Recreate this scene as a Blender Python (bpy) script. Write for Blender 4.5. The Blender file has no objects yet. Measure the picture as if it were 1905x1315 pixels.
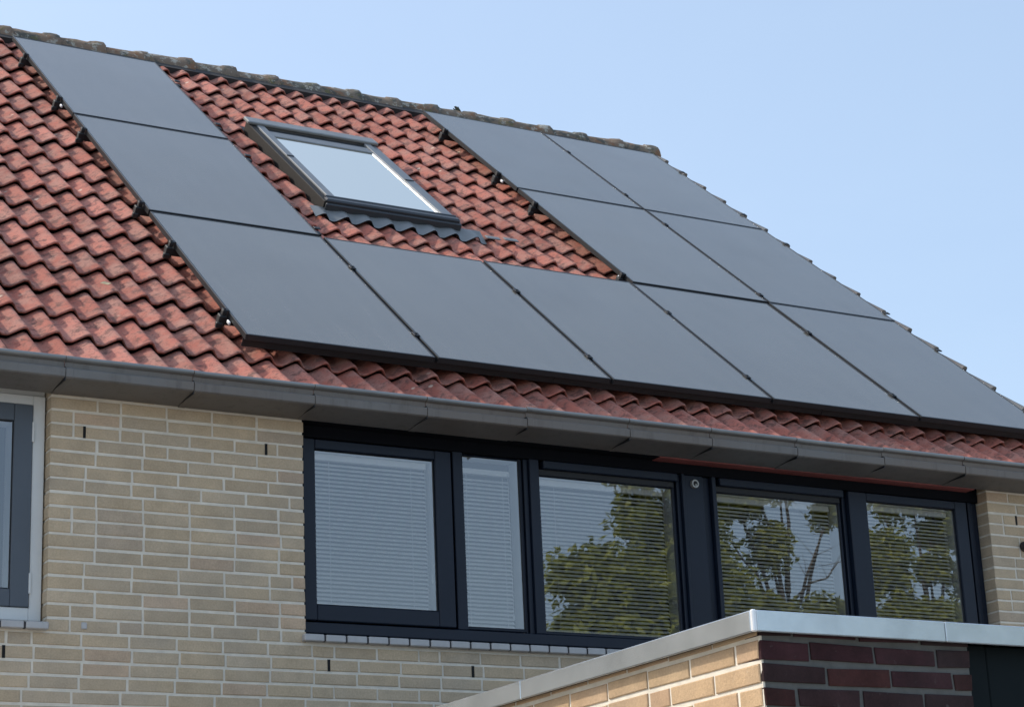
import bpy, math, random
from mathutils import Vector, Matrix
random.seed(7)
C = bpy.context.scene.collection
R = math.radians

# ------------------------------------------------------------------ frames
TH = R(39.6007)                 # roof pitch
CT, ST = math.cos(TH), math.sin(TH)
Z0 = 4.7721                     # height of the lower edge of the panel field
def RF(x, s, h):                # roof frame (along eave, up the slope, out of the slope) -> world
    return (x, s*CT - h*ST, Z0 + s*ST + h*CT)
YF = -0.14                      # brick face
YW = -0.075                     # window frame face

# ------------------------------------------------------------------ mesh builder
class MB:
    def __init__(self, xf=None):
        self.v = []; self.f = []; self.m = []; self.c = []; self.s = []; self.xf = xf
    def add(self, vs, fs, mat=0, col=(1, 1, 1), smooth=False):
        b = len(self.v)
        if self.xf: vs = [self.xf(*p) for p in vs]
        self.v += [tuple(p) for p in vs]
        for f in fs:
            self.f.append([b+i for i in f]); self.m.append(mat); self.c.append(col); self.s.append(smooth)
        return self
    def box(self, x0, x1, y0, y1, z0, z1, mat=0, col=(1, 1, 1), skip=()):
        vs = [(x0,y0,z0),(x1,y0,z0),(x1,y1,z0),(x0,y1,z0),(x0,y0,z1),(x1,y0,z1),(x1,y1,z1),(x0,y1,z1)]
        fs = {'z0':(0,3,2,1),'z1':(4,5,6,7),'y0':(0,1,5,4),'y1':(2,3,7,6),'x0':(0,4,7,3),'x1':(1,2,6,5)}
        return self.add(vs, [f for k, f in fs.items() if k not in skip], mat, col)
    def bbox(self, x0, x1, y0, y1, z0, z1, b=0.003, mat=0, col=(1,1,1)):
        """box with chamfered edges"""
        vs = []; idx = {}
        for i, (X, sx) in enumerate(((x0, 1), (x1, -1))):
            for j, (Y, sy) in enumerate(((y0, 1), (y1, -1))):
                for k, (Z, sz) in enumerate(((z0, 1), (z1, -1))):
                    for a in range(3):
                        p = [X + sx*b, Y + sy*b, Z + sz*b]
                        p[a] = (X, Y, Z)[a]
                        idx[(i, j, k, a)] = len(vs); vs.append(tuple(p))
        fs = []
        for i in (0, 1):
            fs.append([idx[(i,0,0,0)], idx[(i,1,0,0)], idx[(i,1,1,0)], idx[(i,0,1,0)]][::(-1 if i == 0 else 1)])
            fs.append([idx[(0,i,0,1)], idx[(1,i,0,1)], idx[(1,i,1,1)], idx[(0,i,1,1)]][::(1 if i == 0 else -1)])
            fs.append([idx[(0,0,i,2)], idx[(1,0,i,2)], idx[(1,1,i,2)], idx[(0,1,i,2)]][::(-1 if i == 0 else 1)])
        for a, b2 in ((0,1),(0,2),(1,2)):
            c = 3-a-b2
            for p in (0, 1):
                for q in (0, 1):
                    def key(cc, ax):
                        t = [0,0,0]; t[a] = p; t[b2] = q; t[c] = cc
                        return idx[(t[0], t[1], t[2], ax)]
                    fs.append([key(0,a), key(1,a), key(1,b2), key(0,b2)])
        for i in (0,1):
            for j in (0,1):
                for k in (0,1):
                    fs.append([idx[(i,j,k,0)], idx[(i,j,k,1)], idx[(i,j,k,2)]])
        return self.add(vs, fs, mat, col)
    def tube(self, p0, p1, r0, r1=None, n=10, mat=0, col=(1,1,1), caps=True):
        r1 = r0 if r1 is None else r1
        p0 = Vector(p0); p1 = Vector(p1); d = (p1-p0).normalized()
        u = d.orthogonal().normalized(); w = d.cross(u)
        vs = []
        for p, r in ((p0, r0), (p1, r1)):
            for i in range(n):
                a = 2*math.pi*i/n
                vs.append(tuple(p + (u*math.cos(a) + w*math.sin(a))*r))
        fs = [(i, (i+1) % n, n+(i+1) % n, n+i) for i in range(n)]
        self.add(vs, fs, mat, col, True)
        if caps:
            self.add(vs[:n], [tuple(range(n))[::-1]], mat, col); self.add(vs[n:], [tuple(range(n))], mat, col)
        return self
    def build(self, name, mats, parent=None, org=(0,0,0), inv=None, recalc=False):
        me = bpy.data.meshes.new(name)
        vs = self.v
        if inv is not None: vs = [tuple(inv @ Vector(p)) for p in vs]
        else: vs = [(p[0]-org[0], p[1]-org[1], p[2]-org[2]) for p in vs]
        me.from_pydata(vs, [], self.f)
        me.polygons.foreach_set('material_index', self.m)
        me.polygons.foreach_set('use_smooth', self.s)
        at = me.color_attributes.new('tint', 'FLOAT_COLOR', 'CORNER')
        buf = []
        for f, c in zip(self.f, self.c):
            buf += [c[0], c[1], c[2], 1.0]*len(f)
        at.data.foreach_set('color', buf)
        for m in (mats if isinstance(mats, (list, tuple)) else [mats]): me.materials.append(m)
        if recalc:
            import bmesh
            bm = bmesh.new(); bm.from_mesh(me); bmesh.ops.recalc_face_normals(bm, faces=bm.faces); bm.to_mesh(me); bm.free()
        me.update()
        o = bpy.data.objects.new(name, me); C.objects.link(o)
        if parent: o.parent = parent
        return o

def empty(name, loc, rx=0, label=None, cat=None, group=None):
    o = bpy.data.objects.new(name, None); C.objects.link(o)
    o.location = loc; o.rotation_euler = (rx, 0, 0); o.empty_display_size = .2
    tag(o, label, cat, group); return o
def tag(o, label=None, cat=None, group=None, kind=None):
    if label: o['label'] = label
    if cat: o['category'] = cat
    if group: o['group'] = group
    if kind: o['kind'] = kind
    return o
def copy_tree(o, parent=None):
    c = o.copy(); C.objects.link(c)
    if parent: c.parent = parent
    for ch in list(o.children): copy_tree(ch, c)
    return c

# ------------------------------------------------------------------ materials
def mat(name):
    m = bpy.data.materials.new(name); m.use_nodes = True
    nt = m.node_tree; nt.nodes.clear()
    out = nt.nodes.new('ShaderNodeOutputMaterial')
    b = nt.nodes.new('ShaderNodeBsdfPrincipled')
    nt.links.new(b.outputs[0], out.inputs[0])
    return m, nt, b, out
def N(nt, t, **kw):
    n = nt.nodes.new(t)
    for k, v in kw.items():
        if k in n.inputs: n.inputs[k].default_value = v
        else: setattr(n, k, v)
    return n
def noise(nt, scale, detail=4, rough=.55, vec=None, dist=0):
    n = N(nt, 'ShaderNodeTexNoise'); n.inputs['Scale'].default_value = scale
    n.inputs['Detail'].default_value = detail; n.inputs['Roughness'].default_value = rough
    n.inputs['Distortion'].default_value = dist
    if vec: nt.links.new(vec, n.inputs['Vector'])
    return n.outputs['Fac']
def ramp(nt, fac, stops):
    r = N(nt, 'ShaderNodeValToRGB')
    el = r.color_ramp.elements
    while len(el) < len(stops): el.new(.5)
    for e, (p, c) in zip(el, stops):
        e.position = p; e.color = (*c, 1) if len(c) == 3 else c
    nt.links.new(fac, r.inputs[0]); return r.outputs[0]
def gray(v): return (v, v, v)
def mix(nt, fac, a, b, mode='MIX'):
    n = N(nt, 'ShaderNodeMix', data_type='RGBA', blend_type=mode)
    for sock, v in ((n.inputs[0], fac), (n.inputs[6], a), (n.inputs[7], b)):
        if isinstance(v, bpy.types.NodeSocket): nt.links.new(v, sock)
        elif isinstance(v, (int, float)): sock.default_value = v
        else: sock.default_value = (*v, 1)
    return n.outputs[2]
def objco(nt): return N(nt, 'ShaderNodeTexCoord').outputs['Object']
def bump(nt, b, h, strength=.3, dist=.01):
    n = N(nt, 'ShaderNodeBump'); n.inputs['Strength'].default_value = strength; n.inputs['Distance'].default_value = dist
    nt.links.new(h, n.inputs['Height']); nt.links.new(n.outputs[0], b.inputs['Normal'])
def tint(nt):
    n = N(nt, 'ShaderNodeAttribute'); n.attribute_name = 'tint'; return n.outputs['Color']
def simple(name, col, rough=.5, metal=0, var=.12, scale=8, spec=.5, bumpy=0):
    m, nt, b, _ = mat(name)
    co = objco(nt)
    f = noise(nt, scale, 5, .6, co)
    c = ramp(nt, f, [(.25, tuple(x*(1-var) for x in col)), (.75, tuple(min(1, x*(1+var)) for x in col))])
    nt.links.new(c, b.inputs['Base Color'])
    b.inputs['Roughness'].default_value = rough; b.inputs['Metallic'].default_value = metal
    b.inputs['Specular IOR Level'].default_value = spec
    if bumpy: bump(nt, b, noise(nt, scale*6, 4, .6, co), bumpy, .004)
    return m

def m_brick(name, dark=False):
    m, nt, b, _ = mat(name); co = objco(nt)
    t = tint(nt)
    n1 = noise(nt, 9, 5, .6, co); n2 = noise(nt, 120, 4, .7, co)
    n3 = noise(nt, 2.2, 3, .5, co)
    c = mix(nt, 1.0, t, ramp(nt, n1, [(.25, gray(.82 if not dark else .5)), (.75, gray(1.12 if not dark else 1.5))]), 'MULTIPLY')
    c = mix(nt, 1.0, c, ramp(nt, n2, [(.3, gray(.86)), (.7, gray(1.1))]), 'MULTIPLY')
    c = mix(nt, ramp(nt, n3, [(.45, gray(0)), (.75, gray(.35))]), c, (.30, .28, .25) if not dark else (.05, .045, .045))
    # faint pale bloom in small patches
    c = mix(nt, ramp(nt, noise(nt, 26, 5, .65, co), [(.62, gray(0)), (.78, gray(.22 if not dark else .5))]), c, (.62, .57, .5) if not dark else (.15, .14, .135))
    nt.links.new(c, b.inputs['Base Color']); b.inputs['Roughness'].default_value = .9
    b.inputs['Specular IOR Level'].default_value = .25
    bump(nt, b, noise(nt, 90, 5, .7, co), .45, .006)
    return m
def m_tile():
    m, nt, b, _ = mat('terracotta_roof_tile'); co = objco(nt); t = tint(nt)
    sep = N(nt, 'ShaderNodeSeparateColor'); nt.links.new(t, sep.inputs[0])
    base = ramp(nt, sep.outputs[0], [(0, (.27, .09, .067)), (.3, (.365, .12, .086)), (.65, (.45, .153, .111)), (1, (.53, .20, .152))])
    c = mix(nt, ramp(nt, noise(nt, 7, 6, .65, co), [(.42, gray(0)), (.62, gray(.7))]), base, (.40, .225, .18))
    # dark algae blotches
    c = mix(nt, ramp(nt, noise(nt, 16, 7, .7, co, .4), [(.51, gray(0)), (.61, gray(.72))]), c, (.10, .058, .05))
    c = mix(nt, ramp(nt, noise(nt, 55, 5, .75, co), [(.52, gray(0)), (.66, gray(.6))]), c, (.12, .07, .06))
    # pale lichen flecks
    vo = N(nt, 'ShaderNodeTexVoronoi'); vo.inputs['Scale'].default_value = 9; nt.links.new(co, vo.inputs['Vector'])
    fl = ramp(nt, vo.outputs['Distance'], [(.09, gray(.9)), (.15, gray(0))])
    gate = ramp(nt, noise(nt, 1.7, 3, .5, co), [(.55, gray(0)), (.60, gray(1))])
    c = mix(nt, mix(nt, 1, fl, gate, 'MULTIPLY'), c, (.68, .54, .42))
    nt.links.new(c, b.inputs['Base Color']); b.inputs['Roughness'].default_value = .85
    b.inputs['Specular IOR Level'].default_value = .3
    bump(nt, b, noise(nt, 110, 5, .75, co), .5, .006)
    return m
def m_ridge():
    m, nt, b, _ = mat('lichen_ridge_tile')
    geo = N(nt, 'ShaderNodeNewGeometry').outputs['Position']
    oi = N(nt, 'ShaderNodeObjectInfo').outputs['Random']
    base = ramp(nt, oi, [(0, (.15, .145, .125)), (.5, (.24, .17, .12)), (1, (.19, .175, .145))])
    c = mix(nt, ramp(nt, noise(nt, 5, 5, .6, geo, .3), [(.53, gray(0)), (.59, gray(.85))]), base, (.23, .125, .07))
    c = mix(nt, ramp(nt, noise(nt, 8, 6, .7, geo, .8), [(.50, gray(0)), (.57, gray(.95))]), c, (.085, .09, .08))
    c = mix(nt, ramp(nt, noise(nt, 15, 6, .7, geo), [(.55, gray(0)), (.60, gray(.9))]), c, (.42, .41, .36))
    c = mix(nt, ramp(nt, noise(nt, 11, 5, .7, geo, 1), [(.58, gray(0)), (.64, gray(.85))]), c, (.15, .14, .06))
    nt.links.new(c, b.inputs['Base Color']); b.inputs['Roughness'].default_value = .95
    bump(nt, b, noise(nt, 60, 6, .75, geo), .8, .015)
    return m
def m_panel():
    m, nt, b, _ = mat('solar_glass')
    co = objco(nt)
    geo = N(nt, 'ShaderNodeNewGeometry').outputs['Position']
    oi = N(nt, 'ShaderNodeObjectInfo').outputs['Random']
    d = ramp(nt, noise(nt, 1.3, 5, .6, geo), [(.3, (.104, .098, .080)), (.7, (.122, .116, .094))])
    d = mix(nt, 1, d, ramp(nt, noise(nt, 240, 2, .6, geo), [(.3, gray(.93)), (.7, gray(1.07))]), 'MULTIPLY')
    d = mix(nt, 1, d, ramp(nt, oi, [(0, gray(.94)), (1, gray(1.06))]), 'MULTIPLY')
    # dry water runs and a dusty film
    mp = N(nt, 'ShaderNodeMapping'); mp.inputs['Scale'].default_value = (9, .7, 1); nt.links.new(co, mp.inputs[0])
    d = mix(nt, ramp(nt, noise(nt, 1.6, 5, .65, mp.outputs[0]), [(.45, gray(0)), (.75, gray(.22))]), d, (.2, .19, .165))
    nt.links.new(d, b.inputs['Base Color'])
    rg_ = ramp(nt, noise(nt, 2.1, 4, .6, geo), [(.3, gray(.13)), (.7, gray(.22))]); nt.links.new(rg_, b.inputs['Roughness'])
    b.inputs['Roughness'].default_value = .16; b.inputs['IOR'].default_value = 2.05
    b.inputs['Specular IOR Level'].default_value = .5
    return m
def m_zinc():
    m, nt, b, _ = mat('weathered_zinc'); co = objco(nt)
    mp = N(nt, 'ShaderNodeMapping'); mp.inputs['Scale'].default_value = (1, 1, .12); nt.links.new(co, mp.inputs[0])
    c = ramp(nt, noise(nt, 5, 5, .6, co), [(.25, (.145, .155, .155)), (.75, (.195, .203, .203))])
    c = mix(nt, ramp(nt, noise(nt, .55, 4, .6, co), [(.38, gray(0)), (.60, gray(.9))]), c, (.165, .14, .12))
    c = mix(nt, ramp(nt, noise(nt, 22, 5, .7, mp.outputs[0]), [(.52, gray(0)), (.72, gray(.45))]), c, (.075, .068, .06))
    c = mix(nt, ramp(nt, noise(nt, 30, 4, .7, co), [(.62, gray(0)), (.76, gray(.25))]), c, (.21, .21, .20))
    nt.links.new(c, b.inputs['Base Color']); b.inputs['Roughness'].default_value = .55; b.inputs['Metallic'].default_value = .15
    bump(nt, b, noise(nt, 6, 3, .5, co), .12, .01)
    return m
def m_glass(name, refl, tr=.9, tintc=(1, 1, 1)):
    m, nt, b, out = mat(name); nt.nodes.remove(b)
    g = N(nt, 'ShaderNodeBsdfGlossy'); g.inputs['Roughness'].default_value = 0.0
    g.inputs['Color'].default_value = (*tintc, 1)
    t = N(nt, 'ShaderNodeBsdfTransparent'); t.inputs['Color'].default_value = (tr, tr, tr, 1)
    fr = N(nt, 'ShaderNodeFresnel'); fr.inputs['IOR'].default_value = 1.5
    ma = N(nt, 'ShaderNodeMath', operation='MULTIPLY_ADD'); ma.use_clamp = True
    nt.links.new(fr.outputs[0], ma.inputs[0]); ma.inputs[1].default_value = 2.2; ma.inputs[2].default_value = refl
    mx = N(nt, 'ShaderNodeMixShader'); nt.links.new(ma.outputs[0], mx.inputs[0])
    nt.links.new(t.outputs[0], mx.inputs[1]); nt.links.new(g.outputs[0], mx.inputs[2])
    nt.links.new(mx.outputs[0], out.inputs[0])
    return m
def m_leaf(name, ca, cb):
    m, nt, b, out = mat(name)
    t = tint(nt)
    sep = N(nt, 'ShaderNodeSeparateColor'); nt.links.new(t, sep.inputs[0])
    c = ramp(nt, sep.outputs[0], [(0, ca), (1, cb)])
    nt.links.new(c, b.inputs['Base Color']); b.inputs['Roughness'].default_value = .6
    tl = N(nt, 'ShaderNodeBsdfTranslucent'); nt.links.new(c, tl.inputs['Color'])
    mx = N(nt, 'ShaderNodeMixShader'); mx.inputs[0].default_value = .35
    nt.links.new(b.outputs[0], mx.inputs[1]); nt.links.new(tl.outputs[0], mx.inputs[2]); nt.links.new(mx.outputs[0], out.inputs[0])
    return m
def m_brickwall():
    m, nt, b, _ = mat('far_brick'); co = objco(nt)
    br = N(nt, 'ShaderNodeTexBrick'); br.inputs['Scale'].default_value = 4.6
    br.inputs['Color1'].default_value = (.42, .34, .24, 1); br.inputs['Color2'].default_value = (.37, .30, .22, 1)
    br.inputs['Mortar'].default_value = (.55, .5, .44, 1); br.inputs['Mortar Size'].default_value = .02
    br.inputs['Brick Width'].default_value = 1; br.inputs['Row Height'].default_value = .287
    mp = N(nt, 'ShaderNodeMapping'); mp.inputs['Rotation'].default_value = (R(90), 0, R(90))
    nt.links.new(co, mp.inputs[0]); nt.links.new(mp.outputs[0], br.inputs['Vector'])
    nt.links.new(br.outputs[0], b.inputs['Base Color']); b.inputs['Roughness'].default_value = .9
    return m
def m_ground():
    m, nt, b, _ = mat('ground'); co = objco(nt)
    c = ramp(nt, noise(nt, .6, 6, .6, co), [(.35, (.35, .325, .29)), (.55, (.39, .365, .33)), (.7, (.29, .28, .2))])
    nt.links.new(c, b.inputs['Base Color']); b.inputs['Roughness'].default_value = .9
    return m

M = dict(
    brick=m_brick('beige_brick'), dbrick=m_brick('dark_red_brick', True),
    mortar=simple('mortar', (.72, .67, .57), .95, 0, .14, 14, .2, .5),
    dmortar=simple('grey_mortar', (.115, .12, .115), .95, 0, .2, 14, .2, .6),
    hole=simple('hole', (.01, .01, .01), .9), tile=m_tile(), ridge=m_ridge(),
    deck=simple('underlay_and_ridge_shade', (.03, .03, .032), .9),
    zinc=m_zinc(),
    zinc_bead=simple('zinc_bead', (.24, .25, .25), .45, .4, .15, 6),  # paler than the gutter zinc, the bead's highlight put into the colour
    trim=simple('aluminium_trim', (.55, .59, .61), .24, .75, .16, 7),
    frame=simple('navy_window_paint', (.0075, .0135, .027), .42, 0, .12, 4, .3),
    gap=simple('gasket_and_shade_black', (.008, .009, .011), .6),
    white=simple('white_window_paint', (.62, .64, .63), .45, 0, .05, 5),
    sash=simple('grey_window_paint', (.07, .085, .105), .4, 0, .08, 5),
    slat=simple('blind_slat', (.66, .67, .64), .45, 0, .04, 8),
    lining=simple('white_lining', (.82, .84, .84), .6, 0, .06, 6),
    room=simple('room_plaster', (.10, .10, .10), .9),
    sill=simple('glazed_sill_tile', (.43, .425, .42), .3, 0, .1, 20),
    sillj=simple('sill_joint', (.05, .05, .055), .9),
    panel=m_panel(), pframe=simple('black_anodised', (.028, .032, .036), .38, .4, .1, 6),
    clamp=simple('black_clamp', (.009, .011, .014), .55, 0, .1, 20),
    alu=simple('bare_aluminium', (.85, .87, .88), .35, .35, .03, 20),
    glass=m_glass('window_glass', .09, .9), skyglass=m_glass('skylight_glass', .44, .9, (1, .965, .86)),
    skyframe=simple('skylight_aluminium', (.20, .215, .225), .45, .4, .1, 6),
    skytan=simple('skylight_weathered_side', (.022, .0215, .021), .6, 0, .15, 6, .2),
    skydark=simple('skylight_dark_rail', (.045, .052, .06), .4, .3, .15, 6),
    lead=simple('grey_flashing', (.20, .215, .22), .5, .3, .12, 9),
    skywhite=simple('skylight_white_lining', (.8, .82, .84), .6, 0, .03, 4),
    redboard=simple('red_painted_board', (.30, .085, .075), .6, 0, .2, 6),
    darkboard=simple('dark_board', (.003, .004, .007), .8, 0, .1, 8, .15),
    door=simple('dark_green_paint', (.003, .0075, .0095), .6, 0, .1, 8, .12),
    fitting=simple('dark_fitting', (.03, .025, .03), .5),
    vent=simple('vent_metal', (.42, .42, .40), .4, .5, .3, 120),
    bark=simple('bark', (.10, .08, .06), .9, 0, .3, 6),
    leafa=m_leaf('leaf_dense', (.17, .20, .022), (.34, .36, .05)),
    leafb=m_leaf('leaf_open', (.17, .20, .024), (.35, .36, .055)),
    moss=simple('moss', (.06, .065, .045), .95, 0, .4, 30),
    dry=simple('dry_leaf', (.62, .5, .3), .8, 0, .15, 40),
    ground=m_ground(), wallside=m_brickwall(),
)

# ------------------------------------------------------------------ ground
MB().add([(-300,-300,0),(300,-300,0),(300,300,0),(-300,300,0)], [(0,1,2,3)]).build('ground', M['ground'])['kind'] = 'structure'

# ------------------------------------------------------------------ house
HO = (0, YF, 0)
house = empty('brick_house', HO, 0, 'beige brick house with red tiled roof, grey gutter and dark window band', 'house')
XL, XR = -6.0, 5.36
ROW = .0623; ZROW0 = 4.203 + 3*ROW      # centre of a bed joint
WIN_L = (-2.75, -.993, 3.308, 4.42)      # openings x0,x1,z0,z1
WIN_B = (.228, 4.452, 3.312, 4.45)
WEEPS = [(-.837, 4.173), (.04, 4.186), (.342, 3.192), (1.095, 3.194), (-1.176, 3.172), (4.658, 4.187)]

def brick_col():
    r = random.random(); k = random.uniform(.93, 1.07)
    if r < .62: c = (.56, .438, .294)
    elif r < .84: c = (.545, .436, .305)
    elif r < .95: c = (.575, .425, .292)
    else: c = (.515, .41, .298)
    return tuple(x*k for x in c)
def ext_col():
    k = random.uniform(.95, 1.05)
    return (.505*k, .352*k*random.uniform(.97, 1.03), .215*k)
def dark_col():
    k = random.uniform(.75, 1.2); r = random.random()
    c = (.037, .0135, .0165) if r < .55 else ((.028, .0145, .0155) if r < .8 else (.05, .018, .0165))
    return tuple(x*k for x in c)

def lay_row(a, b, first, phase_rng, half=.12, L=.2085, J=.0115):
    """brick extents between a and b; starts with a brick of length first"""
    out = []; x = a; l = first
    while x < b - .02:
        e = min(x + l, b)
        if b - e < .035: e = b
        out.append((x, e)); x = e + J
        l = .1 if phase_rng.random() < half else L
        l *= phase_rng.uniform(.985, 1.012)
    return out
def brick_wall(mb, spans, zfun_rows, place, colf, mi, proud=.0025, depth=.09, weeps=(), J=.0115, first=None, H=.0495, jit=.0011):
    rng = random.Random(11)
    firsts = [.21, .1, .155, .205, .1, .21, .16]
    for k, zc in enumerate(zfun_rows):
        z0 = zc + .0062; z1 = z0 + H
        for (a, b) in spans(z0, z1):
            f = firsts[(k*3 + int(abs(a*7))) % len(firsts)] if first is None else first(k, a)
            for (x0, x1) in lay_row(a, b, f, rng):
                # open vertical joints (weep holes): make a joint exactly there
                pieces = [(x0, x1)]
                for wx, wz in weeps:
                    if z0 < wz < z1 and x0 + .02 < wx < x1 - .02:
                        pieces = [(x0, wx-.007), (wx+.007, x1)]
                for (p, q) in pieces:
                    jx = rng.uniform(-.0012, .0012); jz = rng.uniform(-.0013, .0013); jp = rng.uniform(-.0012, .0012)
                    jj = lambda: rng.uniform(-jit, jit)
                    vs = []
                    for d in (-(proud+jp), depth):
                        for (X, Z) in ((p, z0), (q, z0), (q, z1), (p, z1)):
                            vs.append(place(X + jx + jj(), d, Z + jz + jj()))
                    # bevelled front
                    fr = [place(X, -(proud+jp)-.0018, Z) for (X, Z) in ((p+.003, z0+.003+jz), (q-.003, z0+.003+jz), (q-.003, z1-.003+jz), (p+.003, z1-.003+jz))]
                    fr_v = vs[:4] + fr + vs[4:]
                    fs = [(4,5,6,7),(0,1,5,4),(1,2,6,5),(2,3,7,6),(3,0,4,7),(0,3,11,8),(1,0,8,9),(2,1,9,10),(3,2,10,11)]
                    mb.add(fr_v, fs, mi, colf())
# front wall
wall = MB()
def spans_front(z0, z1):
    sp = [(XL, XR)]
    for (a, b, c, d) in (WIN_L, WIN_B):
        if z1 > c + .004 and z0 < d:
            n = []
            for (p, q) in sp:
                if b <= p or a >= q: n.append((p, q)); continue
                if a > p: n.append((p, a))
                if b < q: n.append((b, q))
            sp = n
    return sp
rows = [ZROW0 - k*ROW for k in range(0, 71)]
brick_wall(wall, spans_front, [z for z in rows if .0 < z < 4.42], lambda x, d, z: (x, YF + .0035 + d, z), brick_col, 0, weeps=WEEPS)
ym0, ym1 = YF + .0035, YF + .10
zt = 4.45
e_ = .004
for (a, b, c, d) in ((XL, WIN_L[0]-e_, 0, zt), (WIN_L[0]-e_, WIN_L[1]+e_, 0, WIN_L[2]-e_), (WIN_L[1]+e_, WIN_B[0]-e_, 0, zt), (WIN_B[0]-e_, WIN_B[1]+e_, 0, WIN_B[2]-e_), (WIN_B[1]+e_, XR-e_, 0, zt)):
    wall.box(a, b, ym0, ym1, c, d, 1)
for wx, wz in WEEPS:   # dark open joints
    k = min(rows, key=lambda r: abs(r + .031 - wz))
    wall.box(wx-.0065, wx+.0065, YF-.0002, YF+.02, k+.004, k+.058, 2)
# inner leaf, gables, back wall, floors
yb = 2*5.72*CT - YF
wall.box(XL+.02, WIN_L[0], ym1+.001, ym1+.12, 0, zt, 3); wall.box(WIN_L[1], WIN_B[0], ym1+.001, ym1+.12, 0, zt, 3)
wall.box(WIN_B[1], XR-.02, ym1+.001, ym1+.12, 0, zt, 3)
wall.box(WIN_L[0], WIN_L[1], ym1+.001, ym1+.12, 0, WIN_L[2]-.02, 3); wall.box(WIN_B[0], WIN_B[1], ym1+.001, ym1+.12, 0, WIN_B[2]-.02, 3)
yr = 5.72*CT; zr = Z0 + 5.72*ST - .22
for (x0, x1) in ((XL-.001, XL+.1), (XR-.1, XR+.001)):
    prof = [(ym1+.002, 0), (yb, 0), (yb, 4.40), (yr, zr), (ym1+.002, 4.42)]
    vs = [(x0, y, z) for y, z in prof] + [(x1, y, z) for y, z in prof]
    n = len(prof)
    wall.add(vs, [tuple(range(n))[::-1], tuple(range(n, 2*n))] + [(i, (i+1) % n, n+(i+1) % n, n+i) for i in range(n)], 4)
wall.box(XL+.1, XR-.1, yb-.1, yb, 0, 4.4, 4)
wall.box(XL+.1, XR-.1, ym1+.13, yb-.1, 2.7, 2.85, 3)      # first floor
wall.box(XL+.1, XR-.1, ym1+.13, yb-.1, 4.44, 4.5, 3)      # ceiling
wall.box(XL+.1, XR-.1, 3.4, 3.5, 2.85, 4.44, 3)           # room wall
wo = wall.build('wall', [M['brick'], M['mortar'], M['hole'], M['room'], M['wallside']], house, HO)
# a small pale plug in one brick
MB().bbox(-.838, -.812, YF-.006, YF+.01, 3.286, 3.316, .003).build('wall_plug', M['sill'], house, HO)

# ------------------------------------------------------------------ roof tiles
GA = .322; S0 = -.352; PX = -.011 - .70*.15
SKY = (1.36, 2.32, 2.56, 4.20)        # roof window opening x0,x1,s0,s1
def wave(t):
    t -= math.floor(t)
    if t < .16: return 0.0
    if t < .22: u = (t-.16)/.06; return .04*u*u
    if t < .60: return .04 + .88*(t-.22)/.38
    if t < .72: u = (t-.60)/.12; return .92 + .08*math.sin(u*math.pi*.5)
    u = (t-.72)/.28; return 1 - u*u*(3-2*u)
AMP = .042; HC = -.082; LIP = .031
roof = MB(RF)
NS = 16
rt = random.Random(5)
ncol = int((5.47 - (-6.05))/.30) + 1
xstart = 5.475 - ncol*.30
# shift so that the wave phase is kept
xstart = PX + .15*round((xstart - PX)/.15)
SMAX = 5.70
k = 0
while S0 + k*GA < SMAX:
    sa = S0 + k*GA; sb = min(sa + GA + .015, SMAX + .02)
    for c in range(ncol):
        xa = xstart + c*.30
        col = (min(1, max(0, rt.gauss(.5, .25))), rt.random(), rt.random())
        dh = rt.gauss(0, .0016); ds = rt.gauss(0, .003); tl = rt.gauss(0, .004)
        cells = []
        for w in range(2):
            x0 = xa + w*.15; xm = x0 + .075; sm = (sa+sb)/2
            if SKY[0]-.03 < xm < SKY[1]+.03 and SKY[2] < sm < SKY[3]: continue
            cells.append(w)
        for w in cells:
            xs = [xa + w*.15 + .15*i/NS for i in range(NS+1)]
            top = []; mid = []; up = []; lipb = []
            for x in xs:
                hw = HC - AMP + AMP*wave((x-PX)/.15) + dh + tl*(x-xa-.15)
                top.append((x, sa+ds+.006, hw)); lipb.append((x, sa+ds, hw-.005))
                up.append((x, sb, hw - LIP*(sb-sa)/GA))
            n = NS+1
            fs = [(i, i+1, n+i+1, n+i) for i in range(NS)]
            roof.add(top + up, fs, 0, col, True)
            roof.add(lipb + top, fs, 0, col, True)
            bot = [(x, s+.006, h-(.009 if k else .034)) for (x, s, h) in lipb]
            roof.add(bot + lipb, fs, 0, col, False)
            und = [(x, s+.29, h-.023) for (x, s, h) in bot]
            roof.add(und + bot, fs, 0, col, False)
            if c == ncol-1 and w == 1:     # raised verge roll of the last tile
                xe = xs[-1]; b0 = HC - AMP + dh
                ex = [(xe, b0), (xe+.012, b0+.022), (xe+.026, HC+dh-.002), (xe+.045, HC+dh+.001), (xe+.056, HC+dh-.006), (xe+.058, HC+dh-.075)]
                lo_ = [(X, sa+ds, H_) for X, H_ in ex]; hi_ = [(X, sb, H_-LIP*(sb-sa)/GA) for X, H_ in ex]
                roof.add(lo_ + hi_, [(q, q+1, 7+q, 6+q) for q in range(5)], 2, col, True)
                roof.add([(X, S+.002, H_-.022) for X, S, H_ in lo_] + lo_, [(q, q+1, 7+q, 6+q) for q in range(5)], 2, col)
    k += 1
xend = xstart + ncol*.30
# underlay, split round the roof window
def slab(a, b, s0, s1, h0=-.24, h1=-.185): roof.box(a, b, s0, s1, h0, h1, 1)
slab(XL-.05, SKY[0], -.33, 5.72); slab(SKY[1], xend-.06, -.33, 5.72)
slab(SKY[0], SKY[1], -.33, SKY[2]); slab(SKY[0], SKY[1], SKY[3], 5.72)
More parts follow.
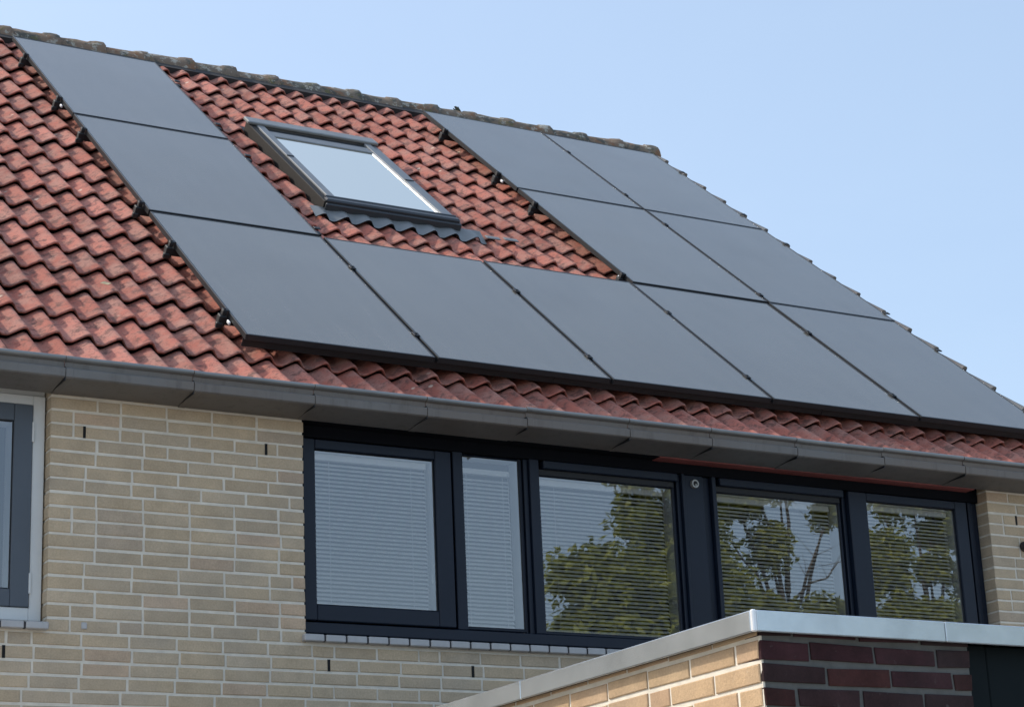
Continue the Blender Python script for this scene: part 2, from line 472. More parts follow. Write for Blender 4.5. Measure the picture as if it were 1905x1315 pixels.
# far slope
yR, zR = RF(0, 5.72, -.10)[1:]
roof.box(XL, xend-.05, 5.555, 5.70, -.16, -.090, 1)  # dark strip added as the shadow line under the ridge tiles
roof.xf = None
ye, ze = 2*yR + .3, zR - (yR + .3)*ST/CT
roof.add([(XL-.05, yR, zR), (xend, yR, zR), (xend, ye, ze), (XL-.05, ye, ze), (XL-.05, yR, zR-.08), (xend, yR, zR-.08), (xend, ye, ze-.08), (XL-.05, ye, ze-.08)],
         [(0,1,2,3), (7,6,5,4), (1,5,6,2), (0,3,7,4), (3,2,6,7)], 0, (.5, .5, .5))
ro = roof.build('roof', [M['tile'], M['deck'], M['zinc']], house, HO)
# verge board under the right roof edge
vb = MB(RF); vb.box(xend-.055, xend-.03, -.33, 5.70, -.26, -.135)
vb.build('verge_board', M['darkboard'], house, HO)

# ridge tiles
def ridge_mesh(seed):
    rg = random.Random(seed); mb = MB()
    nseg = 14; st = [(-.02, .102), (.06, .104), (.16, .106), (.25, .109), (.262, .117), (.30, .121), (.352, .122), (.362, .114)]
    ringv = []
    for (x, r) in st:
        for i in range(nseg+1):
            a = math.pi*(-.08 + 1.16*i/nseg)
            rr = r*(1 + rg.uniform(-.022, .022))
            ringv.append((x + rg.uniform(-.004, .004), -math.cos(a)*rr, math.sin(a)*rr*1.0 + rg.uniform(-.003, .003)))
    n = nseg+1
    fs = []
    for j in range(len(st)-1):
        for i in range(nseg): fs.append((j*n+i, (j+1)*n+i, (j+1)*n+i+1, j*n+i+1))
    mb.add(ringv, fs, 0, (1,1,1), True)
    e = ringv[-n:]
    mb.add(e + [(p[0]-.002, p[1]*.86, p[2]*.86) for p in e], [(i, n+i, n+i+1, i+1) for i in range(nseg)], 0)
    return mb
rmes = []
for s in range(4):
    o = ridge_mesh(s).build('ridge_tile', M['ridge'], ro, (0,0,0)); rmes.append(o)
RY, RZ = RF(0, 5.72, -.168)[1:]
x = 5.52 - .362; i = 0; rr_ = random.Random(3)
while x > XL - .1:
    if i < 4: o = rmes[i]
    else:
        o = rmes[rr_.randrange(4)].copy(); C.objects.link(o)
    o.location = (x, RY - HO[1] + rr_.uniform(-.006, .006), RZ + rr_.uniform(-.006, .006))
    o.rotation_euler = (rr_.uniform(-.05, .05), rr_.uniform(-.012, .012), rr_.uniform(-.01, .01))
    x -= .338; i += 1
# hip end disc of the last ridge tile
me = MB(); vs = [(0, -math.cos(math.pi*j/12)*.118, math.sin(math.pi*j/12)*.118) for j in range(13)]
me.add([(5.512+p[0], RY+p[1], RZ+p[2]) for p in vs], [tuple(range(13))], 0)
me.add([(5.512+p[0]-.02, RY+p[1], RZ+p[2]) for p in vs], [tuple(range(13))[::-1]], 0)
me.build('ridge_end_cap', M['ridge'], ro, HO)

# ------------------------------------------------------------------ gutter
gut = MB()
prof = [(-.335,4.436),(-.338,4.444),(-.346,4.449),(-.355,4.447),(-.360,4.440),(-.358,4.431),(-.351,4.427),(-.339,4.420),(-.3345,4.398),(-.353,4.3925),(-.3585,4.387),(-.356,4.353),(-.350,4.347),(-.150,4.330),(-.146,4.336),(-.146,4.43),(-.152,4.43),(-.155,4.345),(-.325,4.357)]
joints = [XL, -4.53, -3.94, -3.36, -2.77, -2.18, -1.59, -.999, -.402, .194, .78, 1.33, 1.926, 2.427, 2.971, 3.552, 4.12, 4.70, 5.28, 5.46]
gc = (-.25, 4.39)
for a, b in zip(joints[:-1], joints[1:]):
    ring = []
    for xx, sc, dz in ((a+.0025, 1.028, 0), (a+.034, 1.026, 0), (a+.036, 1.0, 0), (b, 1.0, 0)):
        ring.append([(xx, gc[0] + (y-gc[0])*sc if y < -.16 else y, gc[1] + (z-gc[1])*(sc if z < 4.42 else 1)) for y, z in prof])
    n = len(prof)
    sag = random.uniform(-.0035, .0035)
    for j in range(3):
        vs = [(p[0], p[1], p[2]+sag) for p in ring[j]+ring[j+1]]
        fs = [(i, n+i, n+(i+1) % n, (i+1) % n) for i in range(n)]
        gut.add(vs, fs[:6], 2, (1,1,1), True); gut.add(vs, fs[6:], 0)
    gut.add([(p[0], p[1], p[2]+sag) for p in ring[0]], [tuple(range(n))], 0)
    gut.add([(p[0], p[1], p[2]+sag) for p in ring[3]], [tuple(range(n))[::-1]], 0)
    # dark line at the joint
    gut.box(a-.002, a+.0024, -.352, -.15, 4.336, 4.40, 1)
go = gut.build('gutter', [M['zinc'], M['gap'], M['zinc_bead']], house, HO, recalc=False)
# boards behind / above the gutter
fb = MB(); fb.box(XL, 5.44, -.139, -.125, 4.452, 4.485)
fb.build('fascia_board', M['darkboard'], house, HO)
sb = MB(); sb.box(.235, 2.24, -.1455, YW+.005, 4.330, 4.345)
sb.build('soffit_board', M['darkboard'], house, HO)
sb = MB(); sb.box(2.242, 4.365, -.1455, YW+.005, 4.327, 4.345)
o = sb.build('soffit_board', M['redboard'], house, HO); o['label'] = 'dull red board under the right part of the gutter'

# ------------------------------------------------------------------ window band
fr = MB(); y0, y1 = YW, YW + .07
def fb_(x0, x1, z0, z1, ya=y0, yb_=y1, m=0): fr.bbox(x0, x1, ya, yb_, z0, z1, .003, m)
fb_(.231, 4.449, 3.334, 3.386)                    # bottom rail
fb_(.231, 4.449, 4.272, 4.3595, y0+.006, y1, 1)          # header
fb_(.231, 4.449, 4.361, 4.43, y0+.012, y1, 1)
fb_(.231, .246, 3.387, 4.271, y0+.002)            # left stile
fb_(1.060, 1.116, 3.387, 4.271)                   # mullion
fb_(1.452, 1.470, 3.387, 4.271, y0+.034); fb_(1.4715, 1.496, 3.387, 4.271, y0+.018)
fb_(1.498, 1.552, 3.387, 4.271)
fb_(2.372, 2.392, 3.387, 4.271, y0+.036); fb_(2.3935, 2.414, 3.387, 4.271, y0+.018)
fb_(2.416, 2.432, 3.387, 4.271, y0-.004)
fb_(2.560, 2.606, 3.387, 4.271, y0+.028); fb_(2.608, 2.632, 3.387, 4.271, y0-.002)
fb_(3.459, 3.477, 3.387, 4.271, y0+.034); fb_(3.4785, 3.500, 3.387, 4.271, y0+.018)
fb_(4.345, 4.372, 3.387, 4.271, y0+.03); fb_(4.374, 4.405, 3.387, 4.271, y0+.012); fb_(4.407, 4.449, 3.387, 4.271, y0+.024)
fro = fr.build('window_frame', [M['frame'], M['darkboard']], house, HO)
pn = MB(); pn.bbox(2.434, 2.558, YW+.010, YW+.06, 3.388, 4.270, .003)
po = pn.build('window_panel', M['frame'], house, HO)
vn = MB()
vn.tube((2.4985, YW+.010, 4.224), (2.4985, YW-.006, 4.224), .0235, .0215, 20)
vn.tube((2.4985, YW-.006, 4.224), (2.4985, YW-.009, 4.224), .014, .012, 14, 1)
vn.tube((2.4985, YW-.009, 4.2165), (2.4985, YW-.011, 4.2165), .005, .004, 10)
vn.build('vent_cap', [M['vent'], M['gap']], house, HO)

def ring_box(mb, x0, x1, z0, z1, w, ya, yb_, m=0, wt=None, wb=None, wl=None, wr=None):
    wt = w if wt is None else wt; wb = w if wb is None else wb; wl = w if wl is None else wl; wr = w if wr is None else wr
    mb.bbox(x0, x0+wl, ya, yb_, z0, z1, .003, m); mb.bbox(x1-wr, x1, ya, yb_, z0, z1, .003, m)
    mb.bbox(x0+wl+.0004, x1-wr-.0004, ya, yb_, z1-wt, z1, .003, m); mb.bbox(x0+wl+.0004, x1-wr-.0004, ya, yb_, z0, z0+wb, .003, m)
def blind(parent, x0, x1, z0, z1, yc, side=True, seed=0, head=.03):
    rg = random.Random(seed); mb = MB()
    p = .0203; phi = R(40); w = .025; z = z0 + .012
    mb.box(x0, x1, yc-.012, yc+.012, z0-.001, z0+.009, 0)
    cy, cz = math.cos(phi)*w/2, math.sin(phi)*w/2
    while z < z1 - head - .01:
        a = rg.gauss(0, .0006); b = rg.gauss(0, .0006)
        nx, nz = -math.sin(phi)*.0022, math.cos(phi)*.0022
        def pt(x, k, dz): return (x, yc + k*cy + (nx if abs(k) < .5 else 0), z + k*cz + (nz if abs(k) < .5 else 0) + dz)
        vs = [pt(x0, -1, a), pt(x1, -1, b), pt(x0, 0, a), pt(x1, 0, b), pt(x0, 1, a), pt(x1, 1, b)]
        mb.add(vs, [(0,1,3,2), (2,3,5,4)], 0, (1,1,1), True)
        z += p
    mb.box(x0, x1, yc-.013, yc+.013, z1-head, z1, 0)
    for t in (.14, .86):
        xx = x0 + (x1-x0)*t
        mb.box(xx-.0006, xx+.0006, yc-.0135, yc-.0125, z0, z1-.03, 0)
    return mb.build('blind', M['slat'], parent, HO)
def cord(parent, x, z0, z1, y):
    mb = MB(); mb.tube((x, y, z1), (x, y, z0), .0013, n=5); mb.tube((x, y, z0), (x, y, z0-.03), .003, .005, n=7)
    return mb.build('blind_cord', M['slat'], parent, HO)
def lining(parent, x0, x1, z0, z1, ya, yb_):
    mb = MB(); t = .018
    mb.box(x0-t, x0, ya, yb_, z0-t, z1+t); mb.box(x1, x1+t, ya, yb_, z0-t, z1+t)
    mb.box(x0, x1, ya, yb_, z1, z1+t); mb.box(x0, x1, ya, yb_, z0-t, z0)
    return mb.build('lining', M['lining'], parent, HO)
def pane(parent, x0, x1, z0, z1, y, m='glass'):
    mb = MB(); mb.add([(x0, y, z0), (x1, y, z0), (x1, y, z1), (x0, y, z1)], [(0,1,2,3)])
    return mb.build('pane', M[m], parent, HO)
def window(name_label, glass, sash=None, toprail=None, seed=0, yg=None, head=.03, blind_drop=0):
    gx0, gx1, gz0, gz1 = glass
    mb = MB(); yg = YW + .032 if yg is None else yg
    if sash:
        sx0, sx1, sz0, sz1 = sash; ys = YW - .012
        mb.bbox(sx0, gx0, ys, YW+.06, sz0, sz1, .004); mb.bbox(gx1, sx1, ys, YW+.06, sz0, sz1, .004)
        mb.bbox(gx0+.0004, gx1-.0004, ys+.001, YW+.06, gz1, sz1, .004); mb.bbox(gx0+.0004, gx1-.0004, ys+.001, YW+.06, sz0, gz0, .004)
        yg = YW + .008
    else:
        ring_box(mb, gx0-.003, gx1+.003, gz0-.012, gz1+.003, .006, YW+.02, YW+.055, wb=.014)
    if toprail:
        z0, z1 = toprail
        mb.bbox(gx0+.02, gx1+.015, YW-.010, YW+.05, z0, z1, .004)
        mb.box(gx0, gx1, YW+.012, YW+.05, gz1, z0-.001, 1)
    w = mb.build('window', [M['frame'], M['gap']], house, HO); w['label'] = name_label
    g = MB(); ring_box(g, gx0, gx1, gz0, gz1, .006, yg-.004, yg+.004)
    g.build('gasket', M['gap'], w, HO)
    pane(w, gx0+.004, gx1-.004, gz0+.004, gz1-.004, yg)
    lining(w, gx0+.006, gx1-.006, gz0+.006, gz1-.006, yg+.006, yg+.085)
    blind(w, gx0+.012, gx1-.022 - (.012 if not sash else 0), gz0+.010, gz1-.008-blind_drop, yg+.05, seed=seed, head=head)
    return w
w1 = window('opening window pane farthest left in the dark band, blind down', (.313, .955, 3.467, 4.215), (.248, 1.044, 3.392, 4.262), None, 1)
w2 = window('narrow fixed window pane with blind', (1.117, 1.450, 3.405, 4.265), None, None, 2, head=.026, blind_drop=.045)
w3 = window('wide window pane reflecting a tree edge', (1.554, 2.370, 3.402, 4.197), None, (4.226, 4.268), 3)
w4 = window('window pane reflecting branches', (2.635, 3.457, 3.402, 4.197), None, (4.226, 4.268), 4)
w5 = window('opening window pane at the right end of the band', (3.627, 4.258, 3.467, 4.219), (3.504, 4.342, 3.392, 4.264), None, 5)
cord(w1, .944, 3.64, 4.18, YW+.032); cord(w2, 1.405, 3.49, 4.2, YW+.062)

# sill tiles under the band and under the left window
def sill(x0, x1, z0, z1, start, pitch, parent):
    mb = MB(); x = start
    while x < x1 - .02:
        a = max(x, x0); b = min(x + pitch - .009, x1)
        if b - a > .02:
            dz = random.uniform(-.001, .001); dy = random.uniform(-.0015, .0015)
            mb.bbox(a, b, YF-.032+dy, YW-.001, z0+dz, z1+dz, .004, 0)
        x += pitch
    mb.box(x0+.004, x1-.004, YF-.026, YW-.002, z0+.003, z1-.004, 1)
    return mb.build('sill', [M['sill'], M['sillj']], parent, HO)
sill(.206, 4.447, 3.278, 3.311, .209, .1085, house)
sill(-2.75, -.991, 3.272, 3.305, -.991-.1085*17+.009, .1085, house)

# left window: white frame, grey sash
lw = MB(); wx0, wx1 = -2.745, -.999
ring_box(lw, wx0, wx1, 3.322, 4.335, .056, YW-.005, YW+.07, wt=.045, wb=.057)
lw.bbox(wx0, wx1, YW+.005, YW+.07, 4.3355, 4.42, .003)
lwo = lw.build('window', M['white'], house, HO); lwo['label'] = 'white framed window with grey sash'
sa = MB(); ring_box(sa, wx0+.0565, wx1-.0565, 3.380, 4.289, .085, YW-.012, YW+.05, wt=.078, wb=.077)
sa.build('sash', M['sash'], lwo, HO)
for zc in (4.165, 3.485):
    hg = MB(); hg.tube((-1.0535, YW-.012, zc-.045), (-1.0535, YW-.012, zc+.045), .006, n=8)
    hg.build('hinge', M['white'], lwo, HO)
g = MB(); ring_box(g, wx0+.141, wx1-.1405, 3.457, 4.211, .006, YW-.002, YW+.006); g.build('gasket', M['gap'], lwo, HO)
pane(lwo, wx0+.145, wx1-.1445, 3.461, 4.207, YW+.002)
lining(lwo, wx0+.146, wx1-.1455, 3.463, 4.205, YW+.008, YW+.10)
cu = MB()
for i in range(24):     # net curtain in folds
    xx = wx0+.15 + i*.058
    cu.add([(xx, YW+.14, 3.45), (xx+.029, YW+.165, 3.45), (xx+.058, YW+.14, 3.45), (xx, YW+.14, 3.62), (xx+.029, YW+.165, 3.62), (xx+.058, YW+.14, 3.62)], [(0,1,4,3), (1,2,5,4)], 0, (1,1,1), True)
cu.build('curtain', M['slat'], lwo, HO)

# dark round fitting on the right wall
ft = MB()
ft.tube((4.690, YF-.002, 4.02), (4.690, YF-.03, 4.02), .03, .03, 16); ft.tube((4.690, YF-.03, 4.02), (4.690, YF-.075, 4.015), .026, .018, 16)
ft.build('wall_fitting', M['fitting'], house, HO)

# ------------------------------------------------------------------ roof window
X0, X1, A0, A1 = SKY
RFS = lambda x, t, h: RF(x, t, h-.018)
X0 = 1.375; X1 = 2.318; B0 = 2.60; B1 = 4.19
rw = MB(RFS)
# outer frame: weathered side cladding
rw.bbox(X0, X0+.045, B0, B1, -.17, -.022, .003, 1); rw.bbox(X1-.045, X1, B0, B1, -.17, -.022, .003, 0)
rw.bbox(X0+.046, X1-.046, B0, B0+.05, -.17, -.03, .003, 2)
rw.bbox(X0+.046, X1-.046, B1-.06, B1, -.17, -.022, .003, 0)
# top hood
rw.bbox(X0-.012, X1+.012, B1-.075, B1+.035, -.020, .004, .006, 3)
rw.bbox(X0+.05, X1-.05, B1-.16, B1-.076, -.05, -.030, .003, 2)
rwo = rw.build('roof_window', [M['skyframe'], M['skytan'], M['skydark'], M['zinc_bead']], house, HO)
sa = MB(RFS)
gx0, gx1, gs0, gs1 = X0+.105, X1-.10, B0+.075, B1-.27
sa.bbox(X0+.048, gx0, B0+.03, B1-.08, -.06, -.012, .004, 0); sa.bbox(gx1, X1-.048, B0+.03, B1-.08, -.06, -.012, .004, 0)
sa.bbox(gx0+.0005, gx1-.0005, gs1, B1-.165, -.06, -.018, .004, 0)
sa.bbox(gx1-.010, gx1-.0005, gs0+.001, gs1-.001, -.03, -.021, .002, 1)
sa.build('sash', [M['skyframe'], M['alu']], rwo, HO)
br = MB(RFS)
br.bbox(X0+.01, X1-.004, B0-.005, gs0-.022, -.075, -.006, .010, 0); br.bbox(X0+.02, X1-.012, gs0-.0215, gs0, -.06, -.002, .005, 0)
br.bbox(X0+.005, X1, B0-.03, B0-.0055, -.12, -.028, .006, 0)
br.build('bottom_rail', [M['skydark']], rwo, HO)
hk = MB(RFS); hk.bbox(X0+.045, X0+.095, 3.46, 3.475, -.013, -.006, .002); hk.build('frame_clip', M['skydark'], rwo, HO)
hk = MB(RFS); hk.bbox(X1-.095, X1-.03, 3.34, 3.355, -.013, -.006, .002); hk.build('frame_clip', M['skydark'], rwo, HO)
gl = MB(RFS); gl.add([(gx0, gs0, -.026), (gx1, gs0, -.026), (gx1, gs1, -.026), (gx0, gs1, -.026)], [(0,1,2,3)])
gl.build('pane', M['skyglass'], rwo, HO)
wl = MB(RFS); wl.box(gx0-.01, gx1+.01, gs0-.01, gs1+.01, -.075, -.062)
wl.build('roller_blind', M['skywhite'], rwo, HO)
# pleated apron over the tiles below, side flashings coloured near-black as the shadow beside the frame
ap = MB(RF)
def apron(xa, xb, slow, stop, lift, dip=0):
    n = int((xb-xa)/.015); lo = []; up = []; dn = []
    for i in range(n+1):
        x = xa + (xb-xa)*i/n
        hw = HC - AMP + AMP*wave((x-PX)/.15)
        ss = slow + .004*math.sin(x*21)
        frac = (ss - S0)/GA; hh = hw + lift
        lo.append((x, ss, hh)); dn.append((x, ss+.001, hh-.006))
        up.append((x, stop, -.080))
    ap.add(lo+up, [(i, i+1, n+1+i+1, n+1+i) for i in range(n)], 0, (1,1,1), True)
    ap.add(dn+lo, [(i, i+1, n+1+i+1, n+1+i) for i in range(n)], 1)
apron(X0-.09, X1+.15, 2.462, 2.605, .006)
ap.bbox(X0-.05, X0-.001, B0-.06, B1+.02, -.150, -.135, .003, 1); ap.bbox(X1+.001, X1+.05, B0-.06, B1+.02, -.150, -.135, .003, 1)
ap.box(X0-.02, X1+.02, B1+.001, B1+.12, -.14, -.11, 1)
ap.build('flashing', [M['lead'], M['gap']], rwo, HO)
# two loose flashing ends right of the apron
for (xx, ss) in ((2.47, 2.487), (2.61, 2.505)):
    fe = MB(RF); fe.bbox(xx, xx+.10, ss, ss+.045, -.086, -.078, .003)
    fe.build('flashing_end', M['lead'], rwo, HO)

# ------------------------------------------------------------------ solar panels
PW, PH, PI_, PJ = 1.022, 1.738, 1.04, 1.7582
def make_panel():
    root = empty('solar_panel', (0,0,0), TH)
    f = MB(); w = .011
    f.bbox(0, w, 0, PH, -.030, 0, .0012); f.bbox(PW-w, PW, 0, PH, -.030, 0, .0012)
    f.bbox(w+.0002, PW-w-.0002, 0, w, -.030, 0, .0012); f.bbox(w+.0002, PW-w-.0002, PH-w, PH, -.030, 0, .0012)
    # lower lip of the frame
    f.box(w, PW-w, w, w+.02, -.0298, -.0275); f.box(w, PW-w, PH-w-.02, PH-w, -.0298, -.0275)
    f.build('frame', M['pframe'], root)
    g = MB(); g.box(w+.0003, PW-w-.0003, w+.0003, PH-w-.0003, -.007, -.0016)
    g.build('glass', M['panel'], root)
    return root
PG = 'black solar panels on the red tiled roof'
spots = [
 (0, 2, 0, 'black solar panel at the upper left, touching the ridge above two more in its column'),
 (0, 1, 0, 'black solar panel in the middle of the left column, level with the roof window'),
 (0, 0, 0, 'black solar panel at the lower left corner of the array, foot of the left column'),
 (1, 0, 0, 'black solar panel in the bottom row directly below the roof window'),
 (2, 0, 0, 'black solar panel in the bottom row below the bare tiles, third from the left'),
 (3, 0, 0, 'black solar panel in the bottom row, fourth from the left, foot of an inner column'),
 (4, 0, 0, 'black solar panel at the lower right corner beside the verge, cut by the frame'),
 (3, 2, .02, 'black solar panel under the ridge beside the bare tiles right of the roof window'),
 (4, 2, .02, 'black solar panel at the upper right corner under the end of the ridge'),
 (3, 1, .02, 'black solar panel in the middle row beside the bare tiles, right of the roof window'),
 (4, 1, .02, 'black solar panel in the middle row along the right roof verge'),
]
proto = make_panel()
for i, (c, r, off, lab) in enumerate(spots):
    o = proto if i == 0 else copy_tree(proto)
    o.name = 'solar_panel'
    o.location = RF(c*PI_ + .004 + off, r*PJ + .004, random.uniform(-.0015, .0015))
    o.rotation_euler = (TH + R(random.uniform(-.12, .12)), R(random.uniform(-.1, .1)), 0)
    tag(o, lab, 'solar panel', PG)

# rails with clamps
def rail(xa, xb, s, mids, label, shiny=None):
    root = empty('mounting_rail', RF(xa, s, -.05), TH, label, 'rail', 'black mounting rails under the solar panels')
    L = xb - xa
    r = MB(); r.bbox(-.035, L+.03, -.02, .02, -.02, .0195, .002); r.build('rail', M['clamp'], root)
    e = MB()
    e.bbox(-.038, -.003, -.022, .022, -.030, .026, .004); e.bbox(-.026, .010, -.015, .015, .0504, .0565, .002)
    e.bbox(-.026, -.003, -.016, .016, .0265, .052, .003); e.tube((-.014, 0, .056), (-.014, 0, .061), .006, n=8)
    e.bbox(-.050, -.016, -.032, -.010, -.036, -.008, .004)
    e.build('end_clamp', M['clamp'], root)
    e = MB(); e.bbox(L+.004, L+.04, -.025, .025, -.034, .03, .004); e.bbox(L-.012, L+.03, -.018, .018, .0504, .0575, .003)
    e.build('end_clamp', M['clamp'], root)
    for m in mids:
        q = MB(); q.bbox(m-xa-.017, m-xa+.017, -.024, .024, .0504, .0555, .002); q.bbox(m-xa-.006, m-xa+.006, -.022, .022, .0, .0502, .001)
        q.tube((m-xa, 0, .055), (m-xa, 0, .0595), .007, n=8)
        q.build('mid_clamp', M['clamp'], root)
    if shiny:
        q = MB(); q.bbox(-.014, -.002, shiny-.018, shiny+.018, .008, .026, .004)
        q.build('metal_clip', M['alu'], root)
c5 = 5*PI_ - .01
rail(0, c5, .30, [PI_*k-.003 for k in (1,2,3,4)], 'lowest black mounting rail, its end clamp near the lower left panel corner', -.075)
rail(0, c5, 1.25, [PI_*k-.003 for k in (1,2,3,4)], 'mounting rail crossing the upper part of the bottom panel row')
rail(0, PI_, 1.875, [], 'mounting rail under the lower part of the middle left panel', .028)
rail(0, PI_, 3.19, [], 'mounting rail under the upper part of the middle left panel')
rail(0, PI_, 3.83, [], 'mounting rail under the lower part of the upper left panel', -.075)
rail(0, PI_, 4.79, [], 'mounting rail nearest the ridge on the left panel column')
xb = 3*PI_ + .024
rail(xb, c5+.02, 1.885, [4*PI_+.02], 'mounting rail ending at the lowest corner of the bare tiles beside the right block', .03)
rail(xb, c5+.02, 3.20, [4*PI_+.02], 'mounting rail under the upper part of the middle row of the right block')
rail(xb, c5+.02, 3.82, [4*PI_+.02], 'mounting rail under the lower part of the top row of the right block', -.08)
rail(xb, c5+.02, 4.79, [4*PI_+.02], 'mounting rail nearest the ridge on the right panel block')

# black strip added to deepen the shade under the bottom panel row
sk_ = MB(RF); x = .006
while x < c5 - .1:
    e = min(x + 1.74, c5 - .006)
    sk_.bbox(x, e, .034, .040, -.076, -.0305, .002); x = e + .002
tag(sk_.build('panel_shade_strip', M['clamp']), 'thin black strip added as shade under the lower edge of the bottom panel row', 'shade strip', None, 'thing')

# ------------------------------------------------------------------ small things on the roof
mt = MB(); rg = random.Random(2)
for i in range(14):
    a = rg.uniform(0, 6.28); r_ = rg.uniform(0, .022)
    b = Vector((3.70 + math.cos(a)*r_, RY-.01 + math.sin(a)*r_*.6, RZ+.10))
    mt.tube(b, b + Vector((rg.uniform(-.055, .01), rg.uniform(-.01, .01), rg.uniform(.025, .05))), .009, .004, 6)
tag(mt.build('moss_tuft', M['moss']), 'small dark tuft of moss sticking up from the ridge tiles', 'moss')
lf = MB(RF)
lx, ls = -.535, .68
lh = HC + .0065
lf.add([(lx, ls, lh), (lx+.025, ls+.012, lh+.006), (lx+.06, ls+.004, lh+.004), (lx+.035, ls-.018, lh+.002), (lx, ls, lh-.002), (lx+.025, ls+.012, lh+.004), (lx+.06, ls+.004, lh+.002), (lx+.035, ls-.018, lh)],
       [(0,3,2,1), (4,5,6,7), (0,1,5,4), (1,2,6,5), (2,3,7,6), (3,0,4,7)])
tag(lf.build('dry_leaf', M['dry']), 'small pale yellow leaf lying on the red tiles left of the panels', 'leaf')

# ------------------------------------------------------------------ extension
EX, EY = -.412, -4.48            # its near left corner
EO = (EX, EY, 0)
ext = empty('brick_extension', EO, 0, 'flat roofed brick extension in front of the house with a pale metal roof trim', 'extension')
ez = 2.553
erows = [ez - .018 - k*.0625 for k in range(0, 42)]
we = MB()
# sunlit left side: u runs from the corner towards the house
brick_wall(we, lambda a, b: [(.011, -(EY) + YF - .004)], [z for z in erows if z > 0], lambda u, d, z: (EX + .0035 + d, EY + u, z), ext_col, 0,
           first=lambda k, a: (.205, .098)[k % 2])
we.box(EX+.0035, EX+.10, EY+.0035, YF-.002, 0, ez+.02, 1)
we.build('wall', [M['brick'], M['mortar']], ext, EO, recalc=True)
wf = MB()
EXR = .312
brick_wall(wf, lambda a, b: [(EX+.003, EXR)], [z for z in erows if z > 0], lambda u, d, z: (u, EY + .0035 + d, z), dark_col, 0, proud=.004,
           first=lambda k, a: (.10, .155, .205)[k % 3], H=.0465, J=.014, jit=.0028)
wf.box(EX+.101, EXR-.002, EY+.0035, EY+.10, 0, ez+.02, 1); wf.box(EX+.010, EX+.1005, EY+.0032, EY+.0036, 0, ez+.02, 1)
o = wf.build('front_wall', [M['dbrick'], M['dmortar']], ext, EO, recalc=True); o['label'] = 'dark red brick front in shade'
# dark glazed front right of the brick pier
df = MB(); EXE = 4.3
df.bbox(EXR+.001, EXR+.09, EY+.03, EY+.11, 0, ez, .004); df.bbox(EXR+.0905, EXE, EY+.031, EY+.11, 2.30, ez, .004)
df.bbox(EXR+.0905, EXE, EY+.031, EY+.11, 0, .1, .004); df.bbox(2.30, 2.38, EY+.029, EY+.11, .1005, 2.2995, .004)
do = df.build('sliding_door', M['door'], ext, EO)
pg = MB(); pg.add([(EXR+.09, EY+.07, .1), (EXE, EY+.07, .1), (EXE, EY+.07, 2.30), (EXR+.09, EY+.07, 2.30)], [(0,1,2,3)])
pg.build('pane', M['glass'], do, EO)
es = MB(); es.box(EXE, EXE+.1, EY+.004, YF-.002, 0, ez+.02); es.build('far_wall', M['wallside'], ext, EO)
# roof slab and trim
er = MB(); er.box(EX-.01, EXE+.1, EY-.005, YF-.003, ez+.021, ez+.036)
er.build('flat_roof', M['deck'], ext, EO)
tr = MB(); tz0, tz1 = 2.545, 2.602; ty = EY-.030; tx = EX-.038
def trim_run(a, b, axis):
    if axis == 'x':
        tr.bbox(a, b, ty, ty+.012, tz0, tz1, .0025); tr.bbox(a, b, ty+.0125, EY+.05, tz1-.012, tz1-.001, .002)
    else:
        tr.bbox(tx, tx+.012, a, b, tz0, tz1, .0025); tr.bbox(tx+.0125, EX+.05, a, b, tz1-.012, tz1-.001, .002)
trim_run(tx+.0135, .2085, 'x'); trim_run(.2105, 2.4, 'x'); trim_run(2.402, EXE+.13, 'x')
trim_run(ty+.014, -3.262, 'y'); trim_run(-3.2595, YF-.004, 'y')
tr.bbox(tx-.0015, tx+.0125, ty-.0015, ty+.0132, tz0-.001, tz1+.0012, .003, 1)
tr.build('roof_trim', [M['trim'], M['alu']], ext, EO)
ub = MB(); ub.box(EX-.024, EX+.002, EY-.016, YF-.004, tz0+.006, tz0+.02); ub.box(EX+.0025, EXE, EY-.016, EY+.002, tz0+.006, tz0+.02)
ub.build('trim_batten', M['darkboard'], ext, EO)

